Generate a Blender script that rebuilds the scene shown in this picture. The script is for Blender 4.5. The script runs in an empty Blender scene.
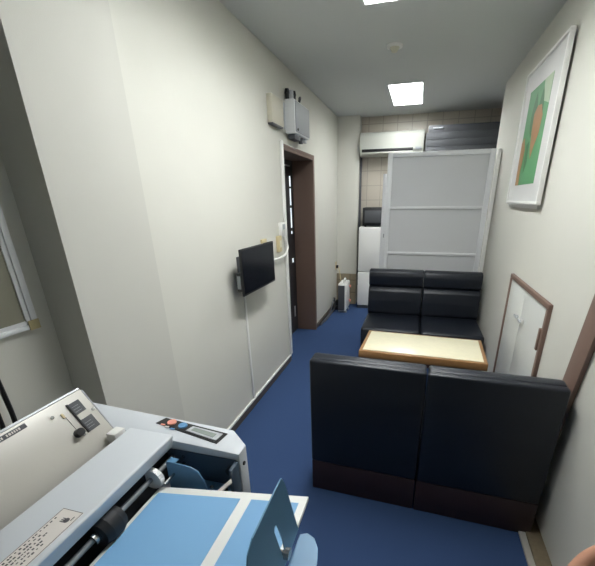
import bpy, bmesh, math, random
from mathutils import Vector, Matrix
random.seed(7)
S = bpy.context.scene
COL = S.collection
PI = math.pi
MATS = {}

# ------------------------------------------------------------------ materials
def lin(c):
    return tuple((v/255/12.92) if v/255 <= .04045 else ((v/255+.055)/1.055)**2.4 for v in c)

def mat(name, rgb, rough=.6, metal=0., noise=0., nscale=20., bump=0., bscale=200., emit=0., spec=.5, trans=0., coat=0.):
    m = bpy.data.materials.new(name); m.use_nodes = True
    nt = m.node_tree; b = nt.nodes['Principled BSDF']
    col = (*lin(rgb), 1)
    b.inputs['Base Color'].default_value = col
    b.inputs['Roughness'].default_value = rough
    b.inputs['Metallic'].default_value = metal
    b.inputs['Specular IOR Level'].default_value = spec
    b.inputs['Transmission Weight'].default_value = trans
    b.inputs['Coat Weight'].default_value = coat
    tc = nt.nodes.new('ShaderNodeTexCoord')
    if noise:
        n = nt.nodes.new('ShaderNodeTexNoise'); n.inputs['Scale'].default_value = nscale; n.inputs['Detail'].default_value = 6
        nt.links.new(tc.outputs['Object'], n.inputs['Vector'])
        mx = nt.nodes.new('ShaderNodeMix'); mx.data_type = 'RGBA'
        mx.inputs[6].default_value = tuple(v*(1-noise) for v in col[:3])+(1,)
        mx.inputs[7].default_value = tuple(min(1, v*(1+noise)) for v in col[:3])+(1,)
        nt.links.new(n.outputs['Fac'], mx.inputs[0]); nt.links.new(mx.outputs[2], b.inputs['Base Color'])
    if bump:
        n2 = nt.nodes.new('ShaderNodeTexNoise'); n2.inputs['Scale'].default_value = bscale; n2.inputs['Detail'].default_value = 4
        nt.links.new(tc.outputs['Object'], n2.inputs['Vector'])
        bp = nt.nodes.new('ShaderNodeBump'); bp.inputs['Strength'].default_value = bump; bp.inputs['Distance'].default_value = .004
        nt.links.new(n2.outputs['Fac'], bp.inputs['Height']); nt.links.new(bp.outputs['Normal'], b.inputs['Normal'])
    if emit:
        b.inputs['Emission Color'].default_value = col; b.inputs['Emission Strength'].default_value = emit
    MATS[name] = m
    return m

def tile_mat(name, c1, c2, grout, size, horiz='x', rough=.35, gap=.006):
    m = bpy.data.materials.new(name); m.use_nodes = True
    nt = m.node_tree; b = nt.nodes['Principled BSDF']; b.inputs['Roughness'].default_value = rough
    tc = nt.nodes.new('ShaderNodeTexCoord'); sp = nt.nodes.new('ShaderNodeSeparateXYZ'); cb = nt.nodes.new('ShaderNodeCombineXYZ')
    nt.links.new(tc.outputs['Object'], sp.inputs[0])
    nt.links.new(sp.outputs['X' if horiz == 'x' else 'Y'], cb.inputs[0]); nt.links.new(sp.outputs['Z'], cb.inputs[1])
    br = nt.nodes.new('ShaderNodeTexBrick'); br.offset = 0; br.squash = 1
    br.inputs['Color1'].default_value = (*lin(c1), 1); br.inputs['Color2'].default_value = (*lin(c2), 1)
    br.inputs['Mortar'].default_value = (*lin(grout), 1); br.inputs['Scale'].default_value = 1
    br.inputs['Mortar Size'].default_value = gap; br.inputs['Brick Width'].default_value = size; br.inputs['Row Height'].default_value = size
    nt.links.new(cb.outputs[0], br.inputs['Vector']); nt.links.new(br.outputs['Color'], b.inputs['Base Color'])
    bp = nt.nodes.new('ShaderNodeBump'); bp.inputs['Strength'].default_value = .4; bp.inputs['Distance'].default_value = .003; bp.invert = True
    nt.links.new(br.outputs['Fac'], bp.inputs['Height']); nt.links.new(bp.outputs['Normal'], b.inputs['Normal'])
    return m

WALL = mat('wall_paper_white', (209, 208, 199), .75, bump=.12, bscale=350, noise=.015, nscale=6)
CEIL = mat('ceiling_paint', (205, 208, 206), .85, bump=.1, bscale=120)
CARPET = mat('blue_carpet', (57, 78, 116), .95, noise=.16, nscale=240, bump=.7, bscale=500, spec=.1)
LEATHER = mat('black_leather', (25, 30, 39), .36, bump=.22, bscale=420, noise=.06, nscale=60, spec=.45)
MAROON = mat('dark_maroon_vinyl', (52, 33, 35), .5, bump=.1, bscale=300)
WOOD = mat('table_edge_wood', (150, 112, 70), .45, noise=.2, nscale=35)
MARBLE = mat('cream_laminate', (226, 220, 192), .3, noise=.07, nscale=26, spec=.5)
BROWN = mat('brown_wood_trim', (124, 101, 90), .55, noise=.08, nscale=30)
JAMB = mat('brown_door_jamb', (112, 91, 80), .5, noise=.05, nscale=20)
DARKDOOR = mat('dark_door_paint', (52, 50, 52), .45)
SLIT = mat('lit_door_glass', (205, 214, 220), .3, emit=.7)
BASEB = mat('baseboard_vinyl', (92, 84, 76), .5)
TILE = tile_mat('beige_tile', (190, 183, 170), (185, 178, 165), (164, 157, 145), .2)
TILEC = tile_mat('tan_tile', (156, 144, 122), (148, 136, 114), (124, 112, 92), .2)
WHITEP = mat('white_plastic', (232, 232, 228), .4)
OFFW = mat('offwhite_plastic', (216, 212, 192), .45)
BEIGEP = mat('beige_plastic', (205, 190, 150), .5)
GREYP = mat('grey_plastic', (150, 154, 158), .5)
LGREY = mat('light_grey_metal', (186, 190, 194), .4, metal=.2)
DGREY = mat('dark_grey_plastic', (78, 80, 84), .5)
BLACKP = mat('black_plastic', (24, 25, 27), .4)
SCREEN = mat('black_screen', (17, 20, 27), .2, spec=.4)
ALU = mat('aluminium_white', (222, 224, 226), .4, metal=.05)
PANELM = mat('pale_grey_panel', (204, 206, 208), .5, noise=.01, nscale=4)
DUCT = mat('grey_slat_metal', (84, 86, 89), .8, spec=.2)
MACH = mat('machine_pale_grey', (205, 210, 215), .42, bump=.03, bscale=500)
MACHSIDE = mat('machine_side_grey', (176, 184, 196), .45)
MACHDARK = mat('machine_dark_blue_grey', (62, 78, 94), .5)
CREAM = mat('machine_cream_plate', (190, 187, 179), .4, metal=.1)
BLUEPAD = mat('blue_feed_pad', (130, 180, 222), .55)
BLUEGUIDE = mat('blue_guide_paint', (94, 142, 178), .42)
SHAFT = mat('dull_shaft_metal', (128, 132, 134), .5, metal=.3)
STEEL = mat('steel', (190, 190, 188), .25, metal=.9)
RUBBER = mat('black_rubber', (26, 28, 31), .6)
PINK = mat('salmon_button', (236, 158, 138), .4)
BTNBLUE = mat('blue_button', (104, 158, 206), .4)
LCD = mat('lcd_grey_green', (146, 156, 150), .2)
GREEN = mat('print_green', (84, 150, 98), .5, noise=.06, nscale=14)
DGREEN = mat('print_dark_green', (62, 116, 70), .5)
PGREEN = mat('print_pale_green', (170, 192, 160), .5)
ORANGE = mat('print_orange', (164, 120, 74), .5, noise=.1, nscale=20)
MATB = mat('picture_mat_board', (212, 212, 210), .5)
INK = mat('printed_ink', (84, 82, 84), .6)
LABELP = mat('label_paper', (222, 216, 210), .5)
TAPE = mat('yellowed_tape', (176, 164, 124), .5)
SILL = mat('pale_sill_strip', (176, 172, 164), .5)
SILLW = mat('worn_wood_strip', (124, 112, 90), .6, noise=.25, nscale=45)
HATCH = mat('hatch_pale_panel', (214, 216, 212), .35, spec=.5)
SKIN = mat('skin', (206, 150, 122), .5, noise=.08, nscale=60)
WINP = mat('window_pane_dull', (140, 138, 122), .25)
LAMP = mat('lamp_diffuser', (250, 252, 252), .5, emit=1.0)
MATS['lamp_diffuser'].node_tree.nodes['Principled BSDF'].inputs['Emission Strength'].default_value = 17.0
LAMPIN = mat('lamp_white_enamel', (235, 236, 234), .5)

PILLAR = mat('pillar_shaded_wall', (200, 199, 191), .75, bump=.1, bscale=300, noise=.015, nscale=6)  # wall tone made darker, painting in the step of light at the pillar edge
BEIGEW = mat('aged_beige_plastic', (192, 188, 170), .5)
ACW = mat('air_conditioner_shell', (176, 178, 170), .45)

# ------------------------------------------------------------------ mesh helpers
class MB:
    def __init__(s): s.bm = bmesh.new()
    def box(s, lo, hi, bev=0., seg=2, M=None):
        r = bmesh.ops.create_cube(s.bm, size=1)
        vs = r['verts']; lo = Vector(lo); hi = Vector(hi); c = (lo+hi)/2; d = hi-lo
        for v in vs: v.co = Vector((v.co.x*d.x, v.co.y*d.y, v.co.z*d.z))+c
        if bev:
            es = list({e for v in vs for e in v.link_edges})
            g = bmesh.ops.bevel(s.bm, geom=es, offset=bev, segments=seg, profile=.5, affect='EDGES')
            vs = list({v for f in g['faces'] for v in f.verts} | {v for v in vs if v.is_valid})
        if M is not None:
            for v in vs: v.co = M @ v.co
        return s
    def cyl(s, a, b, r, r2=None, n=16):
        a = Vector(a); b = Vector(b); d = b-a
        M = Matrix.Translation((a+b)/2) @ d.to_track_quat('Z', 'Y').to_matrix().to_4x4()
        bmesh.ops.create_cone(s.bm, cap_ends=True, segments=n, radius1=r, radius2=r if r2 is None else r2, depth=d.length, matrix=M)
        return s
    def prism(s, pts, vec, bev=0., seg=2):
        """planar polygon pts (3D) swept along vec"""
        vec = Vector(vec)
        a = [s.bm.verts.new(Vector(p)) for p in pts]; b = [s.bm.verts.new(Vector(p)+vec) for p in pts]
        n = len(pts); fs = [s.bm.faces.new(a[::-1]), s.bm.faces.new(b)]
        for i in range(n): fs.append(s.bm.faces.new((a[i], a[(i+1) % n], b[(i+1) % n], b[i])))
        if bev:
            es = list({e for f in fs for e in f.edges})
            bmesh.ops.bevel(s.bm, geom=es, offset=bev, segments=seg, profile=.5, affect='EDGES')
        return s
    def tube(s, pts, r, n=8):
        pts = [Vector(p) for p in pts]; rings = []
        # smooth the line with Catmull-Rom
        P = [pts[0]]+pts+[pts[-1]]; Q = []
        for i in range(1, len(P)-2):
            for k in range(6):
                t = k/6; p0, p1, p2, p3 = P[i-1:i+3]
                Q.append(.5*((2*p1)+(-p0+p2)*t+(2*p0-5*p1+4*p2-p3)*t*t+(-p0+3*p1-3*p2+p3)*t**3))
        Q.append(pts[-1])
        up = Vector((.13, .21, .97))
        for i, q in enumerate(Q):
            d = (Q[min(i+1, len(Q)-1)]-Q[max(i-1, 0)]).normalized()
            x = d.cross(up)
            if x.length < .1: x = d.cross(Vector((1, 0, 0)))
            x.normalize(); y = d.cross(x)
            rings.append([s.bm.verts.new(q+x*r*math.cos(2*PI*k/n)+y*r*math.sin(2*PI*k/n)) for k in range(n)])
        for a, b in zip(rings, rings[1:]):
            for k in range(n): s.bm.faces.new((a[k], a[(k+1) % n], b[(k+1) % n], b[k]))
        s.bm.faces.new(rings[0][::-1]); s.bm.faces.new(rings[-1])
        return s
    def build(s, name, m, parent=None, smooth=True):
        bmesh.ops.recalc_face_normals(s.bm, faces=s.bm.faces)
        me = bpy.data.meshes.new(name); s.bm.to_mesh(me); s.bm.free()
        for p in me.polygons: p.use_smooth = smooth
        if smooth:
            try: me.set_sharp_from_angle(angle=math.radians(35))
            except Exception: pass
        me.materials.append(m)
        o = bpy.data.objects.new(name, me); COL.objects.link(o)
        if parent is not None:
            o.parent = parent
            o.location = -Vector(wloc(parent)); o.location.rotate(rotq(parent).inverted()) if rotq(parent).angle else None
        return o

def wloc(o):
    return WL.get(o.name, (0, 0, 0))
def rotq(o):
    return Matrix.Identity(3).to_quaternion()
WL = {}

def tag(o, label, cat, group=None):
    o['label'] = label; o['category'] = cat
    if group: o['group'] = group
    return o
def struct(o, label=None):
    o['kind'] = 'structure'
    if label: o['label'] = label
    return o
def thing(name, loc, label, cat, group=None):
    """Empty at a thing's base; parts are modelled in world coordinates and offset"""
    o = bpy.data.objects.new(name, None); COL.objects.link(o); o.location = loc
    o.empty_display_size = .1
    WL[o.name] = loc
    return tag(o, label, cat, group)
def part(o, label):
    o['label'] = label; return o
def text(s, size, m, name, loc, rot, parent):
    c = bpy.data.curves.new(name, 'FONT'); c.body = s; c.size = size; c.extrude = .0004
    o = bpy.data.objects.new(name, c); c.materials.append(m); COL.objects.link(o)
    o.location = Vector(loc)-Vector(wloc(parent)); o.rotation_euler = rot; o.parent = parent
    return o

# ------------------------------------------------------------------ the room
H = 2.69; XL = -1.22; XN = -1.30; XR = .735; YW = 5.76; YF = -1.5; XRR = 1.35; YC = 4.60
LX0, LX1 = -.425, -.07
LIGHTS = [(1.22, 2.66), (4.31, 5.20)]

struct(MB().box((-1.75, YF, -.1), (XRR+.1, YW+.1, 0)).build('floor', CARPET, smooth=False))
cm = MB()
ys = [YF]
for a, b in LIGHTS: ys += [a, b]
ys.append(YW+.1)
for i in range(len(ys)-1):
    if i % 2 == 0: cm.box((-1.75, ys[i], H), (XRR+.1, ys[i+1], H+.06))
    else:
        cm.box((-1.75, ys[i], H), (LX0, ys[i+1], H+.06)); cm.box((LX1, ys[i], H), (XRR+.1, ys[i+1], H+.06))
struct(cm.build('ceiling', CEIL, smooth=False))

DY0, DY1, DZ = 3.30, 4.27, 2.05
struct(MB().box((XL-.24, 1.30, 0), (XL, DY0, H)).box((XL-.24, DY1, 0), (XL, YW, H)).box((XL-.24, DY0, DZ), (XL, DY1, H)).build('wall_left', WALL, smooth=False))
struct(MB().box((XN-.15, YF, 0), (XN, 1.0, H)).build('wall_left_front', WALL, smooth=False))
struct(MB().box((XN-.15, .955, 0), (-1.15, 1.385, H)).build('wall_pillar', PILLAR, smooth=False))
struct(MB().box((XL-.1, 5.60, 0), (-.905, YW, H)).build('wall_column', WALL, smooth=False))
struct(MB().box((XL-.3, YW, 0), (XRR+.1, YW+.1, H)).build('wall_back', TILE, smooth=False))
struct(MB().box((XR, YF, 0), (XR+.14, YC, H)).build('wall_right', WALL, smooth=False))
struct(MB().box((XRR, YC-.2, 0), (XRR+.1, YW, H)).box((XR+.1, YC-.14, 0), (XRR, YC, H)).build('wall_recess', WALL, smooth=False))
struct(MB().box((-1.6, YF-.1, 0), (XR+.14, YF, H)).build('wall_front', WALL, smooth=False))
struct(MB().box((XL, 5.585, 0), (-.905, 5.60, .50)).build('trim_1', TILEC, smooth=False), 'tan tiled dado at the foot of the column')
struct(MB().box((XL, 1.385, 0), (XL+.010, DY0-.03, .06), .002).box((XL, DY1+.05, 0), (XL+.010, 5.585, .06), .002).build('baseboard_left', BASEB))
struct(MB().box((XL, 1.385, .06), (XL+.014, DY0-.03, .078), .002).build('trim_2', WHITEP), 'white bead along the top of the baseboard')
# strip along the right wall: worn wood with a paler edge
struct(MB().box((.665, YF, 0), (XR, 1.75, .022), .002).build('baseboard_right', SILLW), 'worn brown wood strip along the right wall')
struct(MB().box((.632, YF, 0), (.664, 1.75, .014), .002).build('trim_3', SILL), 'pale strip edging the carpet by the right wall')

# window on the near left wall
w = MB()
fy1, fz0 = .895, 1.225
w.box((XN, -.25, fz0-.016), (XN+.016, fy1, fz0), .003).box((XN, -.25, 2.15), (XN+.016, fy1, 2.185), .003)
w.box((XN, fy1-.022, fz0), (XN+.016, fy1, 2.15), .003).box((XN, -.25, fz0), (XN+.016, -.215, 2.15), .003)
w.box((XN, -.215, fz0), (XN+.010, fy1-.022, fz0+.014)).box((XN, fy1-.036, fz0), (XN+.010, fy1-.022, 2.15))
win = struct(w.build('window_1', ALU), 'aluminium window frame on the shaded left wall')
MB().box((XN, -.215, fz0), (XN+.006, fy1-.036, 2.15)).build('window_pane', WINP, win, smooth=False)
part(MB().box((XN+.016, fy1-.036, fz0-.020), (XN+.018, fy1+.001, fz0+.014)).build('corner_tape', TAPE, win), 'yellowed tape on the frame corner')

# doorway in the left wall
dr = MB()
dr.box((XL-.24, DY1-.02, 0), (XL+.012, DY1, DZ-.0), .002)
dr.box((XL-.24, DY0+.004, DZ-.022), (XL+.012, DY1-.021, DZ), .002)
dr.box((XL-.24, DY0+.004, 0), (XL-.02, DY0+.02, DZ-.023), .002)
dr.box((XL+.0005, DY1+.0005, 0), (XL+.012, DY1+.035, DZ+.03), .002).box((XL+.0005, DY0+.002, DZ+.0005), (XL+.012, DY1, DZ+.03), .002)
door = struct(dr.build('door_1', JAMB), 'brown door frame in the left wall')
lf = MB().box((XL-.29, DY0-.05, 0), (XL-.245, DY1+.06, DZ+.05)).build('door_leaf', DARKDOOR, door, smooth=False)
for z0, z1 in ((1.76, 1.87), (1.56, 1.74), (1.31, 1.53), (.90, .95), (1.24, 1.27)):
    part(MB().box((XL-.245, 4.150, z0), (XL-.240, 4.180, z1), .001).build('glass_slit', SLIT, lf), 'narrow lit glass slit in the dark door')
part(MB().box((XL-.245, 3.98, 1.965), (XL-.238, 4.175, 1.98), .001).build('door_rail', LGREY, lf), 'thin pale rail across the door top')
MB().box((XL-.245, 4.145, .2), (XL-.239, 4.185, .34), .002).build('floor_bolt', LGREY, lf)

# ------------------------------------------------------------------ ceiling lights, detector
for i, (y0, y1) in enumerate(LIGHTS):
    lab = ['recessed white ceiling light cut by the top edge, nearer one', 'recessed bright ceiling light further back, above the partition'][i]
    t = thing('ceiling_light', ((LX0+LX1)/2, (y0+y1)/2, H+.11), lab, 'ceiling light', 'recessed ceiling lights')
    fr = MB()
    fr.box((LX0, y0, H+.105), (LX1, y1, H+.12))
    for a, b in (((LX0+.0005, y0+.0005), (LX0+.010, y1-.0005)), ((LX1-.010, y0+.0005), (LX1-.0005, y1-.0005)), ((LX0+.01, y0+.0005), (LX1-.01, y0+.010)), ((LX0+.01, y1-.010), (LX1-.01, y1-.0005))):
        fr.box((a[0], a[1], H-.004), (b[0], b[1], H+.106))
    fr.build('lamp_housing', LAMPIN, t, smooth=False)
    MB().box((LX0+.012, y0+.012, H+.092), (LX1-.012, y1-.012, H+.102)).build('lamp_diffuser', LAMP, t, smooth=False)
t = thing('smoke_detector', (-.287, 3.32, H), 'round white smoke detector on the ceiling', 'smoke detector')
MB().cyl((-.287, 3.32, H-.014), (-.287, 3.32, H), .058, .062, 28).build('mounting_plate', WHITEP, t)
MB().cyl((-.287, 3.32, H-.042), (-.287, 3.32, H-.014), .020, .036, 24).build('sensor_head', OFFW, t)

# ------------------------------------------------------------------ left wall things
tg = MB()
# television, tilted a little
t = thing('television', (XL, 2.39, 1.15), 'small black flat television on the left wall', 'television')
Mtv = Matrix.Translation((-1.105, 2.39, 1.162)) @ Matrix.Rotation(math.radians(-1.5), 4, 'Z')
tvb = MB().box((-.018, -.252, -.158), (0, .283, .158), .005, 3, Mtv).build('casing', BLACKP, t)
MB().box((-.0005, -.243, -.142), (.0015, .273, .149), 0, 2, Mtv).build('screen', SCREEN, t, smooth=False)
MB().box((-.060, -.24, -.13), (-.017, .20, .0), .008, 2, Mtv).build('rear_housing', BLACKP, t)
part(MB().box((-.052, -.2425, -.11), (-.026, -.2395, -.02), .001, 1, Mtv).build('side_panel', GREYP, t), 'grey row of sockets on the side')
MB().box((-1.2195, 2.27, 1.07), (-1.195, 2.51, 1.25), .004).box((-1.2, 2.36, 1.12), (-1.155, 2.42, 1.20), .004).build('wall_bracket', DGREY, t)
tag(MB().box((XL, 2.322, .078), (XL+.012, 2.345, 1.05), .003).build('cable_cover', WHITEP), 'thin white cable cover running from the television down the wall', 'cable cover')
tag(MB().box((XL, 2.70, 1.285), (XL+.02, 2.79, 1.325), .004).build('wall_socket', BEIGEP), 'small yellowish wall socket just above the television', 'socket')

tag(MB().box((XL, DY0-.055, .08), (XL+.022, DY0-.012, 2.10), .005).build('cable_cover', WHITEP), 'tall white cable cover beside the dark doorway', 'cable cover')
t = thing('intercom', (XL, 3.18, 1.36), 'white wall intercom beside the door frame', 'intercom')
MB().box((XL, 3.115, 1.31), (XL+.035, 3.205, 1.43), .006).build('housing', WHITEP, t)
MB().box((XL+.034, 3.13, 1.37), (XL+.038, 3.19, 1.415), .001).build('speaker_grille', LGREY, t)
t = thing('light_switch', (XL, 3.08, 1.25), 'beige switch box low beside the white intercom', 'switch')
MB().box((XL, 3.035, 1.18), (XL+.03, 3.11, 1.32), .005).build('switch_plate', BEIGEP, t)
MB().box((XL+.029, 3.055, 1.22), (XL+.034, 3.09, 1.28), .002).build('rocker', OFFW, t)
tag(MB().tube([(XL+.02, 3.19, 1.31), (XL+.045, 3.21, 1.22), (XL+.05, 3.14, 1.155), (XL+.04, 3.02, 1.135), (XL+.008, 2.90, 1.13)], .009).build('cable', WHITEP), 'white cable looping from the intercom to the television', 'cable')

t = thing('chime_box', (XL, 3.12, 2.28), 'flat beige chime box high on the left wall', 'box')
MB().box((XL-.001, 3.00, 2.19), (XL+.045, 3.26, 2.385), .008).build('casing', BEIGEW, t)
MB().box((XL-.001, 3.01, 2.178), (XL+.04, 3.25, 2.192), .003).build('bottom_edge', DGREY, t)

t = thing('control_box', (XL, 3.55, 2.28), 'grey metal control box mounted above the dark doorway', 'control box')
MB().box((XL+.012, 3.38, 2.168), (XL+.10, 3.82, 2.425), .006).build('casing', ALU, t)
MB().box((XL+.0995, 3.40, 2.18), (XL+.108, 3.81, 2.415), .004).build('cover', GREYP, t)
MB().box((XL, 3.36, 2.20), (XL+.013, 3.84, 2.40), .003).build('back_plate', LGREY, t)
part(MB().cyl((XL+.108, 3.44, 2.20), (XL+.115, 3.44, 2.20), .01).build('lock', BLACKP, t), 'small black lock')
for k, (y, x) in enumerate(((3.41, .03), (3.50, .06))):
    g = MB().cyl((XL+x, y, 2.425), (XL+x, y, 2.47), .018).cyl((XL+x, y, 2.47), (XL+x, y, 2.505), .022, .016)
    g.build('cable_gland', BLACKP, t)
part(MB().cyl((XL+.05, 3.455, 2.425), (XL+.05, 3.455, 2.50), .022).build('conduit', LGREY, t), 'pale conduit between the glands')
MB().tube([(XL+.06, 3.62, 2.425), (XL+.07, 3.63, 2.48), (XL+.06, 3.69, 2.49), (XL+.03, 3.71, 2.43)], .008).build('cable_loop', DGREY, t)
part(MB().box((XL+.02, 3.42, 2.125), (XL+.085, 3.58, 2.168), .006).build('bottom_fitting', DGREY, t), 'dark fitting under the box')
MB().cyl((XL+.05, 3.70, 2.12), (XL+.05, 3.70, 2.168), .02).build('cable_gland', DGREY, t)
MB().box((XL+.02, 3.73, 2.135), (XL+.08, 3.80, 2.168), .004).build('bottom_cap', LGREY, t)

# ------------------------------------------------------------------ back of the room
t = thing('air_conditioner', (-.46, YW, 2.18), 'white wall air conditioner above the partition on tiled wall', 'air conditioner')
prof = [(-.905, YW, 2.475), (-.905, 5.60, 2.475), (-.905, 5.535, 2.455), (-.905, 5.52, 2.42), (-.905, 5.52, 2.245), (-.905, 5.55, 2.195), (-.905, 5.62, 2.175), (-.905, YW, 2.175)]
MB().prism([(-.89, y, z) for _, y, z in prof], (.865, 0, 0), .006).build('housing', ACW, t)
part(MB().box((-.855, 5.513, 2.222), (-.16, 5.56, 2.258), .003).build('air_outlet', BLACKP, t), 'dark outlet slot')
part(MB().box((-.855, 5.516, 2.200), (-.16, 5.545, 2.221), .004).build('louver', ACW, t), 'swing louver below the slot')
MB().box((-.13, 5.516, 2.235), (-.05, 5.525, 2.265), .002).build('display_strip', GREYP, t)
tag(MB().tube([(-.893, 5.72, 2.25), (-.897, 5.70, 1.9), (-.892, 5.70, 1.0), (-.895, 5.70, .3)], .022).build('drain_pipe', DGREY), 'dark grey pipe running down from air conditioner beside the fridge', 'pipe')

t = thing('wall_cabinet', (.6, YW, 2.06), 'grey slatted cabinet high on the back wall beside the air conditioner', 'cabinet')
MB().box((.0, 5.22, 2.06), (1.33, YW, 2.375), .004).build('body', DUCT, t)
for k in range(4):
    MB().box((.01, 5.215, 2.07+.076*k), (1.32, 5.221, 2.138+.076*k), .002).build('slat', DUCT, t)
part(MB().box((.02, 5.30, 2.375), (1.33, YW, 2.465), .004).build('top_rail', DGREY, t), 'lighter grey top rail set back')
part(MB().box((.075, 5.285, 2.425), (.20, 5.30, 2.442), .003).build('handle', LGREY, t), 'short pale handle')

t = thing('refrigerator', (-.6, 5.55, 0), 'white two door fridge behind the partition under a microwave', 'refrigerator')
MB().box((-.845, 5.43, .03), (-.365, 5.74, 1.235), .008).build('body', WHITEP, t)
MB().box((-.845, 5.375, .05), (-.365, 5.428, .572), .012, 3).build('door', WHITEP, t)
MB().box((-.845, 5.375, .584), (-.365, 5.428, 1.235), .012, 3).build('door', WHITEP, t)
part(MB().box((-.84, 5.40, 0), (-.37, 5.73, .032), .003).build('plinth', DGREY, t), 'dark plinth')
MB().box((-.42, 5.360, .40), (-.395, 5.376, .56), .004).build('handle', GREYP, t)
MB().box((-.42, 5.360, .60), (-.395, 5.376, .80), .004).build('handle', GREYP, t)

t = thing('microwave', (-.58, 5.55, 1.25), 'black microwave on top of the white fridge', 'microwave')
MB().box((-.80, 5.39, 1.25), (-.37, 5.73, 1.50), .008).build('casing', BLACKP, t)
dd = MB().box((-.795, 5.378, 1.262), (-.50, 5.391, 1.492), .004).build('door', BLACKP, t)
part(MB().box((-.765, 5.374, 1.295), (-.53, 5.379, 1.462), .003).build('door_window', DGREY, dd), 'dark grey glass window')
MB().box((-.515, 5.352, 1.28), (-.503, 5.378, 1.475), .003).build('handle', DGREY, dd)
MB().box((-.495, 5.378, 1.262), (-.375, 5.391, 1.492), .004).build('control_panel', DGREY, t)
for x in (-.76, -.41):
    for y in (5.43, 5.69): MB().cyl((x, y, 1.235), (x, y, 1.251), .015).build('foot', RUBBER, t)

# slim heater standing on the floor
t = thing('panel_heater', (-.97, 5.18, 0), 'slim grey and white heater on the floor by the left column', 'heater')
MB().box((-1.085, 5.065, .03), (-.970, 5.375, .45), .010, 3).build('body', WHITEP, t)
part(MB().box((-1.083, 5.052, .045), (-.985, 5.067, .425), .004).build('front_grille', DGREY, t), 'grey grille on the front')
part(MB().box((-.972, 5.07, .05), (-.963, 5.37, .44), .004).build('side_panel', WHITEP, t), 'white side panel')
HEATER = t
hb = MB()
hb.tube([(-1.01, 5.13, .445), (-1.01, 5.14, .487), (-1.01, 5.20, .505), (-1.01, 5.26, .487), (-1.01, 5.27, .445)], .013)
hb.build('handle', WHITEP, t)
for y in (5.10, 5.27):
    MB().box((-1.09, y, 0), (-.955, y+.03, .03), .004).build('foot', GREYP, t)
for z in (.36, .13):
    part(MB().cyl((-.963, 5.34, z), (-.940, 5.34, z), .020).build('knob', PINK, t), 'pinkish round knob')
t = thing('wall_outlet', (XL, 5.5, .62), 'small brownish outlet with a plug near the left corner', 'outlet')
MB().box((XL, 5.47, .58), (XL+.010, 5.54, .70), .002).build('plate', BEIGEP, t)
MB().box((XL+.010, 5.485, .60), (XL+.04, 5.525, .645), .004).build('plug', BLACKP, t)
part(MB().tube([(XL+.045, 5.505, .615), (XL+.07, 5.50, .52), (XL+.10, 5.46, .40), (-1.08, 5.43, .28), (-1.05, 5.40, .20), (-1.04, 5.37, .16)], .007).build('power_cord', BEIGEP, HEATER), 'beige power cord from the wall outlet')
tag(MB().tube([(XL+.03, 4.42, .012), (XL+.035, 4.7, .012), (XL+.03, 4.95, .02), (XL+.06, 5.05, .16), (XL+.05, 5.17, .2), (XL+.06, 5.2, .06), (XL+.05, 5.0, .012), (XL+.045, 4.6, .012)], .011).build('cable', DGREY), 'dark grey cable looped along foot of left wall', 'cable')
t = thing('power_strip', (-1.13, 5.30, 0), 'dark grey power strip standing in corner behind the heater', 'power strip')
MB().box((-1.18, 5.2, 0), (-1.105, 5.42, .06), .006).build('body', BLACKP, t)
MB().box((-1.16, 5.24, .06), (-1.12, 5.29, .15), .006).build('adapter', BLACKP, t)

# ------------------------------------------------------------------ partition
t = thing('partition', (.16, 4.28, 0), 'tall pale grey framed partition behind the far sofa', 'partition')
px0, px1, pz1 = -.375, .685, 2.068
MB().box((px0, 4.25, 0), (px0+.05, 4.29, pz1), .004).build('stile', ALU, t)
MB().box((px1-.05, 4.25, 0), (px1, 4.29, pz1), .004).build('stile', ALU, t)
MB().box((px0+.05, 4.25, pz1-.045), (px1-.05, 4.29, pz1), .004).build('rail', ALU, t)
for z in (1.505, 1.012, .45, .05):
    MB().box((px0+.05, 4.252, z), (px1-.05, 4.286, z+.030), .003).build('rail', ALU, t)
for z0, z1 in ((1.535, pz1-.045), (1.042, 1.505), (.48, 1.012), (.08, .45)):
    MB().box((px0+.05, 4.268, z0), (px1-.05, 4.274, z1)).build('panel', PANELM, t, smooth=False)
part(MB().box((px0-.045, 4.291, 0), (px0+.004, 4.33, 1.87), .004).build('support_post', ALU, t), 'shorter post set behind the left edge')
MB().box((px0-.012, 4.262, 1.20), (px0, 4.292, 1.24), .001).build('clamp', GREYP, t)
tag(MB().box((.690, 4.20, 0), (.724, 4.245, 2.06), .006).build('upright_pole', WHITEP), 'white square pole standing between partition and right wall', 'pole')

# ------------------------------------------------------------------ sofas
def sofa_unit(W_, D_, T):
    """local: x 0..W, y 0 (outer back) .. D (front), returns dict of MB"""
    P = {}
    P['base'] = MB().box((.004, .003, 0), (W_-.004, D_-.03, .205), .004)
    P['back_panel'] = MB().box((.001, 0, .203), (W_-.001, .055, T-.007), .014, 3)
    P['seat'] = MB().box((.003, .08, .20), (W_-.003, D_, .395), .028, 4)
    # headrest roll and lower cushion swept along x, with rounded front
    def cushion(pts): 
        return MB().prism([(.004, y, z) for y, z in pts], (W_-.008, 0, 0), .014, 3)
    P['headrest'] = cushion([(.03, T-.003), (.085, T), (.125, T-.017), (.14, T-.075), (.125, .725), (.10, .705), (.03, .705)])
    P['backrest'] = cushion([(.02, .703), (.105, .703), (.14, .66), (.155, .55), (.148, .42), (.12, .38), (.02, .38)])
    return P
SW = .592
def place_unit(x, y, rz, label, group, depth, top):
    t = thing('sofa', (0, 0, 0), label, 'sofa', group)
    for n, mb in sofa_unit(SW, depth, top).items():
        mb.build(n, MAROON if n == 'base' else LEATHER, t)
    t.location = (x, y, 0); t.rotation_euler = (0, 0, rz)
    return t
a = math.radians(-2.0)
g1 = 'black sofa units in the foreground'
place_unit(-.492, 1.578, a, 'left black leather sofa unit in foreground, its back turned to us', g1, .64, .857)
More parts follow.
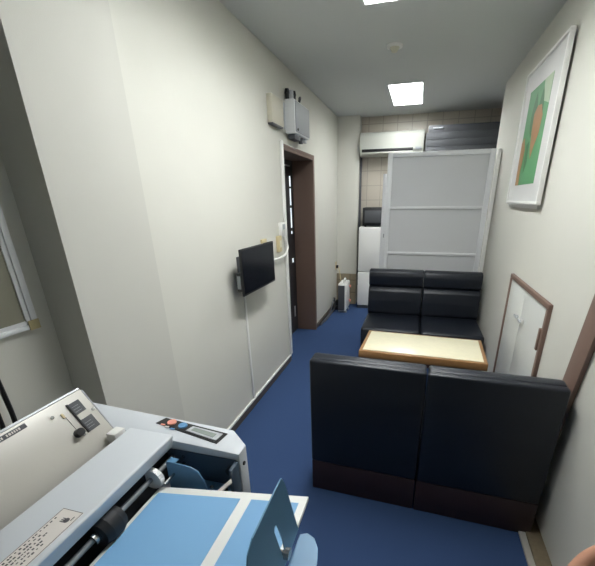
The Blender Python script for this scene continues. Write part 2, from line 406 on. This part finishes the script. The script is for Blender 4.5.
place_unit(-.492+.5925*math.cos(a), 1.578+.5925*math.sin(a)-.002, a, 'right black leather sofa unit in foreground, back turned, touching right wall side', g1, .64, .857)
g2 = 'black sofa units facing us'
b = math.radians(180)
place_unit(.102, 4.045, b, 'left black leather sofa unit facing us in front of the partition', g2, .67, .893)
place_unit(.695, 4.04, b, 'right black leather sofa unit facing us, next to the right wall', g2, .67, .893)

# ------------------------------------------------------------------ table
t = thing('coffee_table', (0, 0, 0), 'low rectangular table with cream marbled top between the sofas', 'table')
MB().box((-.447, -.228, .512), (.447, .228, .566), .005).build('table_edge', WOOD, t)
part(MB().box((-.421, -.203, .5655), (.421, .203, .570), .001).build('table_top', MARBLE, t), 'cream marbled laminate inlay')
MB().box((-.36, -.15, .475), (.36, .15, .513), .004).build('apron', WOOD, t)
for x in (-.27, .27):
    MB().cyl((x, 0, .03), (x, 0, .48), .03, None, 20).box((x-.03, -.19, 0), (x+.03, .19, .035), .008).build('leg', BLACKP, t)
t.location = (.10, 2.618, 0); t.rotation_euler = (0, 0, math.radians(-2.3))

# ------------------------------------------------------------------ right wall
t = thing('wall_hatch', (XR, 2.55, .12), 'pale two leaf cupboard in right wall with brown wooden frame', 'cupboard')
hy0, hy1, hz0, hz1 = 2.075, 2.965, .12, 1.078
hf = MB()
hf.box((XR-.022, hy0, hz1-.030), (XR, hy1, hz1), .003).box((XR-.022, hy0, hz0), (XR, hy1, hz0+.030), .003)
hf.box((XR-.022, hy0, hz0+.030), (XR, hy0+.030, hz1-.030), .003).box((XR-.022, hy1-.022, hz0+.030), (XR, hy1, hz1-.030), .003)
hf.build('frame', BROWN, t)
ym = 2.56
for y0, y1 in ((hy0+.031, ym-.0015), (ym+.0015, hy1-.023)):
    d = MB().box((XR-.012, y0, hz0+.031), (XR-.0005, y1, hz1-.031), .002).build('door', HATCH, t)
    yk = ym-.055 if y0 < 2.3 else ym+.05
    k = MB().cyl((XR-.012, yk, .845), (XR-.03, yk, .845), .008).box((XR-.036, yk-.035, .838), (XR-.026, yk+.035, .852), .003)
    k.build('handle', LGREY, d)
part(MB().box((XR-.020, ym-.10, .835), (XR-.012, ym-.06, .862), .002).build('keyhole_plate', WHITEP, t), 'bright keyhole plate')
MB().box((XR-.030, hy0+.026, .80), (XR-.012, hy0+.050, .93), .003).build('latch', BROWN, t)

t = thing('picture_frame', (XR, 3.0, 1.55), 'white framed green and orange picture high on right wall', 'picture')
qy0, qy1, qz0, qz1 = 2.60, 3.45, 1.572, 2.455
X0, X1 = XR-.045, XR
Mp = Matrix.Identity(4)
pf = MB()
fw = .018
for lo, hi in (((X0, qy0, qz0), (X1-.017, qy1, qz0+fw)), ((X0, qy0, qz1-fw), (X1-.017, qy1, qz1)), ((X0, qy0, qz0+fw), (X1-.017, qy0+fw, qz1-fw)), ((X0, qy1-fw, qz0+fw), (X1-.017, qy1, qz1-fw))):
    pf.box(lo, hi, .003)
pf.build('frame', WHITEP, t)
MB().box((X1-.016, qy0+.06, qz0-.028), (X1-.0005, qy1+.03, qz1-.03), .002).build('backing_board', WHITEP, t, smooth=False)
MB().box((X0+.012, qy0+fw, qz0+fw), (X0+.016, qy1-fw, qz1-fw)).build('mat_board', MATB, t, smooth=False)
ay0, ay1, az0, az1 = 2.79, 3.29, 1.70, 2.31
ax = X0+.012
pr = MB().box((ax-.001, ay0, az0), (ax+.001, ay1, az1)).build('print', GREEN, t, smooth=False)
def blob(name, m, yz, lift):
    MB().prism([(ax-.001-lift, y, z) for y, z in yz], (-.0006, 0, 0)).build(name, m, pr, smooth=False)
blob('pale_shape', PGREEN, [(2.79, 2.31), (2.96, 2.31), (2.93, 2.19), (2.79, 2.15)], .0002)
def leaf(yc, z0, z1, w):
    L = []
    for k in range(9): q = k/8; L.append((yc-w*math.sin(PI*q)**.8*(1-.3*q), z0+(z1-z0)*q))
    for k in range(7, 0, -1): q = k/8; L.append((yc+w*math.sin(PI*q)**.8*(1-.3*q), z0+(z1-z0)*q))
    return L
blob('dark_leaf', DGREEN, leaf(3.09, 2.00, 2.27, .07), .0004)
blob('dark_leaf', DGREEN, leaf(2.95, 2.02, 2.27, .065), .0004)
blob('orange_shape', ORANGE, [(3.08, 2.14), (3.02, 2.18), (2.93, 2.17), (2.87, 2.10), (2.89, 2.0), (2.95, 1.93), (2.99, 1.86), (3.03, 1.92), (3.07, 2.03)], .0008)
blob('orange_shape', ORANGE, [(3.29, 1.99), (3.23, 2.02), (3.17, 1.93), (3.20, 1.80), (3.19, 1.70), (3.28, 1.70), (3.29, 1.85)], .0008)
blob('dark_leaf', DGREEN, [(3.15, 1.96), (3.09, 1.98), (3.06, 1.84), (3.11, 1.78)], .001)

# brown plank leaning along the right wall
t = MB()
def pl(y, z): return (XR-.022, y, z)
t.prism([pl(1.72, .023), pl(1.84, .023), pl(1.57, 1.62), pl(1.45, 1.62)], (.0205, 0, 0), .002)
tag(t.build('wooden_plank', BROWN), 'long brown plank leaning against the right wall behind the foreground sofa', 'plank')

# ------------------------------------------------------------------ paper folding machine
t = thing('folding_machine', (-.70, .42, .72), 'grey paper folding machine with blue feed table in left foreground', 'paper folder')
t_loc = t
# stand
st = thing('machine_stand', (-.75, .42, 0), 'grey steel stand under the paper folding machine', 'stand')
MB().box((-1.10, .02, .68), (-.47, .80, .72), .004).build('top', LGREY, st)
for x in (-1.07, -.50):
    for y in (.05, .77): MB().box((x-.02, y-.02, 0), (x+.02, y+.02, .68), .003).build('leg', LGREY, st)
MB().box((-1.08, .03, .2), (-.49, .79, .225), .003).build('shelf', LGREY, st)

# housing: base and two side walls
base = MB().box((-1.0, .10, .72), (-.50, .69, .86), .006)
base.build('base', MACHSIDE, t)
def side(y0, y1, far=True):
    m = MB()
    # outline in x-z: slopes to the right, then a cut corner
    zt = lambda x: .999-.042*(x+1.0)
    xr = -.422; ym_ = .735
    top = [(-1.01, y0), (xr, y0), (xr, ym_ if far else y1), (-.487, y1) if far else (xr, y1), (-1.01, y1)]
    if not far: top = [(-1.01, y0), (xr, y0), (xr, y1), (-1.01, y1)]
    bt = []
    vb = [m.bm.verts.new((x, y, .72)) for x, y in top]; vt = [m.bm.verts.new((x, y, zt(x))) for x, y in top]
    n = len(top); fs = [m.bm.faces.new(vb[::-1]), m.bm.faces.new(vt)]
    for i in range(n): fs.append(m.bm.faces.new((vb[i], vb[(i+1) % n], vt[(i+1) % n], vt[i])))
    bmesh.ops.bevel(m.bm, geom=list({e for f in fs for e in f.edges}), offset=.004, segments=2, profile=.5, affect='EDGES')
    return m
hs = side(.692, .787).build('side_housing', MACH, t)
part(MB().box((-.99, .6885, .74), (-.432, .6915, .955)).build('inner_cheek', MACHDARK, hs, smooth=False), 'dark blue-grey inner wall')
MB().cyl((-.423, .712, .93), (-.419, .712, .93), .006).build('screw', BLACKP, hs)
MB().cyl((-.60, .6885, .935), (-.60, .684, .935), .005).build('screw', STEEL, hs)
MB().cyl((-.45, .6885, .92), (-.45, .678, .92), .012).build('knob', BLACKP, hs)
side(.0, .10, False).build('side_housing', MACH, t)
MB().box((-.434, .65, .80), (-.424, .69, .955), .002).build('corner_post', MACHDARK, t)

# control panel on the far side housing, follows the slope
sl = math.atan(-.042)
def ctl(x, y, h=0): x += .006; return (x, y+.002, .999-.042*(x+1.0)+h)
cp = MB().prism([ctl(-.735, .745), ctl(-.722, .778), ctl(-.500, .762), ctl(-.508, .712)], (0, 0, .002), .0006, 1).build('control_panel', BLACKP, t)
MB().prism([ctl(-.625, .737, .002), ctl(-.616, .762, .002), ctl(-.511, .755, .002), ctl(-.516, .722, .002)], (0, 0, .002), .0006, 1).build('display_bezel', LGREY, cp)
part(MB().prism([ctl(-.610, .742, .004), ctl(-.606, .756, .004), ctl(-.528, .748, .004), ctl(-.531, .731, .004)], (0, 0, .0008)).build('display', LCD, cp), 'grey-green readout')
x, y, z = ctl(-.688, .760, .002)
part(MB().cyl((x, y, z), (x, y, z+.004), .014, .013, 24).build('button', PINK, cp), 'round salmon stop button')
x, y, z = ctl(-.647, .755, .002)
part(MB().cyl((x, y, z), (x, y, z+.004), .014, .013, 24).build('button', BTNBLUE, cp), 'round blue start button')
for xx, yy, mm in ((-.708, .744, PINK), (-.690, .738, LABELP), (-.668, .734, BTNBLUE)):
    x, y, z = ctl(xx, yy, .002)
    MB().box((x-.007, y-.003, z), (x+.007, y+.003, z+.001)).build('key_mark', mm, cp)

# cover bar
cv = MB().prism([(-.766, .102, .966), (-.766, .102, 1.005), (-.762, .102, 1.009), (-.624, .102, 1.009), (-.620, .102, 1.005), (-.628, .102, .968)], (0, .584, 0), .0015, 2).build('cover', MACH, t)
lb = part(MB().box((-.688, .255, 1.009), (-.634, .408, 1.0096)).build('instruction_label', LABELP, cv, smooth=False), 'white paper label with a border and small printed lines')
# printed border and lines on the label are one mesh of ink, kept on the label
ink = MB()
z0, z1 = 1.0096, 1.0100
for lo, hi in (((-.687, .256), (-.6860, .407)), ((-.636, .256), (-.6350, .407)), ((-.687, .256), (-.635, .257)), ((-.687, .4065), (-.635, .4075))):
    ink.box((lo[0], lo[1], z0), (hi[0], hi[1], z1))
random.seed(3)
for r, (xx, yend) in enumerate(((-.682, .385), (-.674, .345), (-.666, .352), (-.658, .335), (-.650, .33))):
    yy = .262
    while yy < yend:
        L = random.choice((.003, .004, .005))
        ink.box((xx, yy, z0), (xx+random.choice((.0022, .003, .0036)), yy+L, z1)); yy += L+random.choice((.0014, .002, .005))
# small hand pictogram
for dy in (0, .004, .008): ink.box((-.665, .378+dy, z0), (-.655, .380+dy, z1))
ink.cyl((-.653, .384, z0), (-.653, .384, z1), .006, None, 14)
ink.box((-.645, .385, z0), (-.643, .395, z1))
cvl = ink.build('printed_lines', INK, cv, smooth=False)

# feed rollers below the cover
MB().cyl((-.636, .105, .928), (-.636, .688, .928), .007, None, 14).build('roller_shaft', SHAFT, t)
part(MB().box((-.70, .103, .86), (-.652, .688, .955)).build('roller_bed', BLACKP, t), 'black bed behind the shaft')
rr = MB().cyl((-.636, .420, .928), (-.636, .436, .928), .030, .036, 28).cyl((-.636, .436, .928), (-.636, .462, .928), .036, None, 28).cyl((-.636, .462, .928), (-.636, .478, .928), .036, .030, 28).build('feed_roller', RUBBER, t)
MB().cyl((-.636, .406, .928), (-.636, .420, .928), .014, None, 16).build('roller_collar', STEEL, rr)
wh = MB().cyl((-.634, .594, .928), (-.634, .609, .928), .029, None, 26)
for k in range(20):
    q = 2*PI*k/20; c_, s_ = math.cos(q)*.0285, math.sin(q)*.0285
    wh.cyl((-.634+c_, .595, .928+s_), (-.634+c_, .608, .928+s_), .0022, None, 6)
part(wh.build('feed_wheel', WHITEP, t), 'white toothed wheel at the far end of the shaft')
MB().cyl((-.60, .60, .915), (-.60, .688, .915), .004, None, 10).build('guide_rod', STEEL, t)

# feed table tilted up to the right
def tp(x, y, h=0): return (x, y, .902+(x+.618)*.1663+h)
ft = MB().prism([tp(-.618, .12, -.012), tp(-.618, .12), tp(-.196, .12), tp(-.196, .12, -.012)], (0, .482, 0), .002, 2).build('feed_table', WHITEP, t)
part(MB().prism([tp(-.605, .135), tp(-.605, .135, .0016), tp(-.364, .135, .0016), tp(-.364, .135)], (0, .444, 0)).build('table_pad', BLUEPAD, ft, smooth=False), 'wide sky blue pad nearest the rollers')
part(MB().prism([tp(-.334, .135), tp(-.334, .135, .0016), tp(-.214, .135, .0016), tp(-.214, .135)], (0, .444, 0)).build('table_pad', BLUEPAD, ft, smooth=False), 'narrow sky blue pad at the outer edge')
part(MB().box((-.50, .14, .86), (-.40, .56, .895), .004).box((-.56, .14, .80), (-.49, .56, .885), .004).build('table_support', MACHDARK, t), 'dark support under the feed table')

# blue guides behind the table and at its outer end
bg = MB().prism([(-.622, .640, .845), (-.620, .640, .950), (-.612, .640, .955), (-.545, .640, .950), (-.522, .640, .940), (-.505, .640, .905), (-.495, .640, .845)], (0, .004, 0), .001, 1)
bg.box((-.618, .640, .949), (-.592, .660, .953), .001)
part(bg.build('inner_guide', BLUEGUIDE, t), 'blue bent sheet guide behind the table')
gb = part(MB().box((-.56, .606, .862), (-.435, .685, .868), .001).build('guide_base', BLUEGUIDE, t), 'blue base strip with screws')
for x, y in ((-.50, .66), (-.475, .64), (-.455, .66)):
    MB().cyl((x, y, .868), (x, y, .874), .006, None, 12).build('screw', STEEL, gb)
sc = MB().prism([(-.462, .612, .90), (-.422, .64, .935), (-.414, .63, .935), (-.452, .603, .90)], (0, 0, .004))
part(sc.build('scale_strip', LABELP, t), 'short white graduated strip')

# outer stop plate with slot: ring of faces around the slot
PX = -.195
outer = [(.322, .956), (.520, .962), (.460, 1.146), (.449, 1.166), (.436, 1.168), (.330, 1.163), (.312, 1.150), (.306, 1.130)]
slot = [(.430, 1.000), (.441, 1.002), (.436, 1.030), (.414, 1.098), (.403, 1.098), (.402, 1.09), (.420, 1.030)]
m = MB()
def plate(bm, x):
    vo = [bm.verts.new((x, y, z)) for y, z in outer]; vs = [bm.verts.new((x, y, z)) for y, z in slot]
    eo = [bm.edges.new((vo[i], vo[(i+1) % len(vo)])) for i in range(len(vo))]
    es = [bm.edges.new((vs[i], vs[(i+1) % len(vs)])) for i in range(len(vs))]
    bmesh.ops.triangle_fill(bm, edges=eo+es, use_beauty=True)
    return vo, vs
vo, vs = plate(m.bm, PX)
ge = bmesh.ops.extrude_face_region(m.bm, geom=m.bm.faces[:])
for v in [g for g in ge['geom'] if isinstance(g, bmesh.types.BMVert)]: v.co.x -= .0025
sg = part(m.build('stop_plate', BLUEGUIDE, t, smooth=False), 'blue upright plate with a slot and thumbscrew')
MB().cyl((PX-.006, .431, 1.004), (PX+.012, .431, 1.004), .0045, None, 12).cyl((PX+.004, .431, 1.004), (PX+.014, .431, 1.004), .011, None, 10).build('thumbscrew', STEEL, sg)
fl = [(PX+.0, .525), (PX+.016, .532), (PX+.034, .524), (PX+.048, .502), (PX+.055, .470), (PX+.052, .40), (PX+.035, .36), (PX, .34)]
part(MB().prism([(x, y, .938) for x, y in fl], (0, 0, .003), .0008, 1).build('stop_flange', BLUEGUIDE, sg), 'rounded blue foot of the plate')

# cream fold plate leaning up to the left
uv = Vector((-.5616, 0, .8274)); nv = Vector((.8274, 0, .5616))
B0 = Vector((-.800, 0, .955))
def fp(s, y, h=0): q = B0+uv*s+nv*h; return (q.x, y, q.z)
SM = .196
pl_ = MB().prism([fp(0, .11), fp(SM, .11), fp(SM, .11, -.014), fp(0, .11, -.014)], (0, .576, 0), .0015, 2).build('fold_plate', CREAM, t)
pl_lab = part(pl_, 'cream metal plate leaning up behind the cover')
MB().prism([fp(SM+.001, .11, -.014), fp(SM+.001, .11, -.001), fp(SM+.007, .11, -.003), fp(SM+.007, .11, -.014)], (0, .576, 0), .001, 1).build('edge_rail', LGREY, pl_)
MB().prism([fp(.03, .6865), fp(SM-.004, .6865), fp(SM-.004, .6865, -.02), fp(.03, .6865, -.02)], (0, .004, 0), .0008, 1).build('edge_strip', LGREY, pl_)
def onp(name, m_, s0, s1, y0, y1, h=.0015, label=None, bev=.0004):
    o = MB().prism([fp(s0, y0), fp(s0, y1), fp(s1, y1), fp(s1, y0)], nv*h, bev, 1).build(name, m_, pl_)
    if label: part(o, label)
    return o
# two dark scale windows joined by a thin rail
onp('scale_window', DGREY, .138, .174, .628, .662, .002, 'dark scale window')
onp('scale_window', DGREY, .080, .120, .628, .664, .002, 'dark scale window')
onp('scale_rail', BLACKP, .080, .176, .624, .629, .003)
for s0 in (.145, .153, .161, .090, .098, .106): onp('scale_mark', GREYP, s0, s0+.0012, .632, .652, .0024)
onp('slide_slot', DGREY, .090, .160, .604, .6055, .0006)
onp('slide_stop', BEIGEP, .148, .162, .598, .604, .003)
kn = MB().cyl(fp(.094, .602), fp(.094, .602, .016), .012, .011, 20)
part(kn.build('knob', BLACKP, pl_), 'round black knob')
for s0, y0 in ((.166, .578), (.128, .677), (.083, .612)):
    MB().cyl(fp(s0, y0), fp(s0, y0, .003), .0045, None, 12).build('screw', STEEL, pl_)
ns = onp('name_strip', DGREY, .178, .190, .40, .522, .0012, 'dark strip with small pale lettering')
mk = MB()
random.seed(5)
yy = .408
for k in range(16):
    w_ = random.choice((.003, .004, .005))
    if k not in (5, 9): mk.prism([fp(.181, yy, .0012), fp(.181, yy+w_, .0012), fp(.187, yy+w_, .0012), fp(.187, yy, .0012)], nv*.0004)
    yy += w_+.0022
mk.build('lettering', LABELP, ns, smooth=False)
# pale block, and a black plate painting in the dark gap beside it
part(MB().box((-.818, .650, .955), (-.786, .689, 1.003), .003).build('hinge_block', WHITEP, t), 'white hinge block')
part(MB().box((-.785, .645, .93), (-.767, .689, .985), .002).build('gap_dark', BLACKP, t), 'black plate standing in for the dark gap beside the hinge')

# item with black curved arms standing behind the plate
rk = thing('paper_rack', (-1.12, .56, .72), 'pale rack with black curved arms behind the cream plate', 'rack')
part(MB().box((-1.130, .30, 1.0), (-1.118, .600, 1.12), .003).build('back_board', OFFW, rk), 'pale board')
for y in (.605, .572):
    MB().tube([(-1.10, y+.004, 1.18), (-1.098, y+.006, 1.10), (-1.096, y+.006, 1.05), (-1.09, y+.002, 1.0), (-1.08, y, .965), (-1.05, y, .955)], .0065).build('arm', BLACKP, rk)
part(MB().cyl((-1.119, .578, 1.09), (-1.112, .578, 1.09), .018, None, 20).build('button', DGREEN, rk), 'round green mark')
MB().box((-1.14, .28, .955), (-1.03, .64, .968), .003).box((-1.14, .30, .968), (-1.118, .60, 1.0)).build('rack_base', LGREY, rk)
MB().box((-1.13, .32, .72), (-1.04, .36, .955), .003).build('rack_leg', LGREY, rk)
MB().box((-1.13, .56, .72), (-1.04, .60, .955), .003).build('rack_leg', LGREY, rk)

# ------------------------------------------------------------------ hand at the lower right edge
def skin_chain(bm_pts, edges, radii, name):
    me = bpy.data.meshes.new(name); me.from_pydata([tuple(p) for p in bm_pts], edges, [])
    o = bpy.data.objects.new(name, me); COL.objects.link(o)
    sk = o.modifiers.new('skin', 'SKIN'); sk.use_smooth_shade = True
    me.skin_vertices  # layer made by the modifier below
    return o
CAMP = Vector((0, 0, 1.62))
R_ = Vector((.9666916, .25565009, -.0122633)); U_ = Vector((-.08360279, .36068788, .92893209)); F_ = Vector((-.2419048, .8969656, -.370047))
def hand():
    tip = Vector((.1515, .2305, 1.3525))-R_*.040+U_*.004
    # local hand frame: X along the fingers (up-right away), Y across, Z back of hand
    X = (R_*.85+U_*.70+F_*.35).normalized(); Yv = (R_*.8-U_*.6-F_*.1); Yv = (Yv-X*Yv.dot(X)).normalized(); Z = X.cross(Yv)
    root = tip+Yv*.012
    def L(x, y, z=0): return root+X*x+Yv*y+Z*z
    pts, ed, ra = [], [], []
    def add(p, r, prev=None):
        pts.append(p); ra.append(r); i = len(pts)-1
        if prev is not None: ed.append((prev, i))
        return i
    wr = add(L(-.10, .045, 0), .024)
    pm = add(L(-.055, .045, 0), .026, wr)
    fo = add(L(-.20, .06, -.01), .028, wr); add(L(-.33, .075, -.03), .034, fo)
    for k, (y, ln, r) in enumerate(((.012, .070, .0095), (.034, .078, .0098), (.056, .072, .0093), (.076, .056, .0082))):
        a_ = add(L(-.012, y, .002), r*1.15, pm)
        b_ = add(L(ln*.45, y, -.004), r, a_); c_ = add(L(ln*.72, y+.002, -.018), r*.93, b_); add(L(ln*.80, y+.003, -.036), r*.82, c_)
    a_ = add(L(-.075, .015, -.012), .014, pm); b_ = add(L(-.04, -.002, -.028), .0115, a_); add(L(-.008, .006, -.036), .0095, b_)
    me = bpy.data.meshes.new('person'); me.from_pydata([tuple(p) for p in pts], ed, [])
    o = bpy.data.objects.new('person', me); COL.objects.link(o)
    md = o.modifiers.new('skin', 'SKIN'); md.branch_smoothing = .6
    if not me.skin_vertices:
        bpy.context.view_layer.objects.active = o
        bpy.ops.mesh.customdata_skin_add()
    for i, r in enumerate(ra):
        me.skin_vertices[0].data[i].radius = (r, r); me.skin_vertices[0].data[i].use_root = (i == 0)
    sb = o.modifiers.new('sub', 'SUBSURF'); sb.levels = sb.render_levels = 2
    bpy.context.view_layer.update()
    dg = bpy.context.evaluated_depsgraph_get()
    me2 = bpy.data.meshes.new_from_object(o.evaluated_get(dg))
    o.modifiers.clear(); o.data = me2
    for p in me2.polygons: p.use_smooth = True
    me2.materials.clear(); me2.materials.append(SKIN)
    return tag(o, 'bare hand of a person just entering the bottom right corner', 'person')
HAND = hand()

# ------------------------------------------------------------------ world, camera
wd = bpy.data.worlds.new('world'); S.world = wd; wd.use_nodes = True
wd.node_tree.nodes['Background'].inputs[0].default_value = (.02, .02, .02, 1)

cam = bpy.data.cameras.new('camera'); co = bpy.data.objects.new('camera', cam); COL.objects.link(co)
M = Matrix((R_, U_, -F_)).transposed().to_4x4(); M.translation = CAMP
co.matrix_world = M
cam.sensor_fit = 'HORIZONTAL'; cam.sensor_width = 36; cam.lens = 352.142*36/595
cam.shift_x = (297.5-320.609)/595; cam.shift_y = (339.568-283)/595
cam.clip_start = .02
S.camera = co
vs_ = S.view_settings
vs_.view_transform = 'Standard'; vs_.look = 'None'; vs_.gamma = 1; vs_.use_curve_mapping = False
vs_.exposure = 1.04
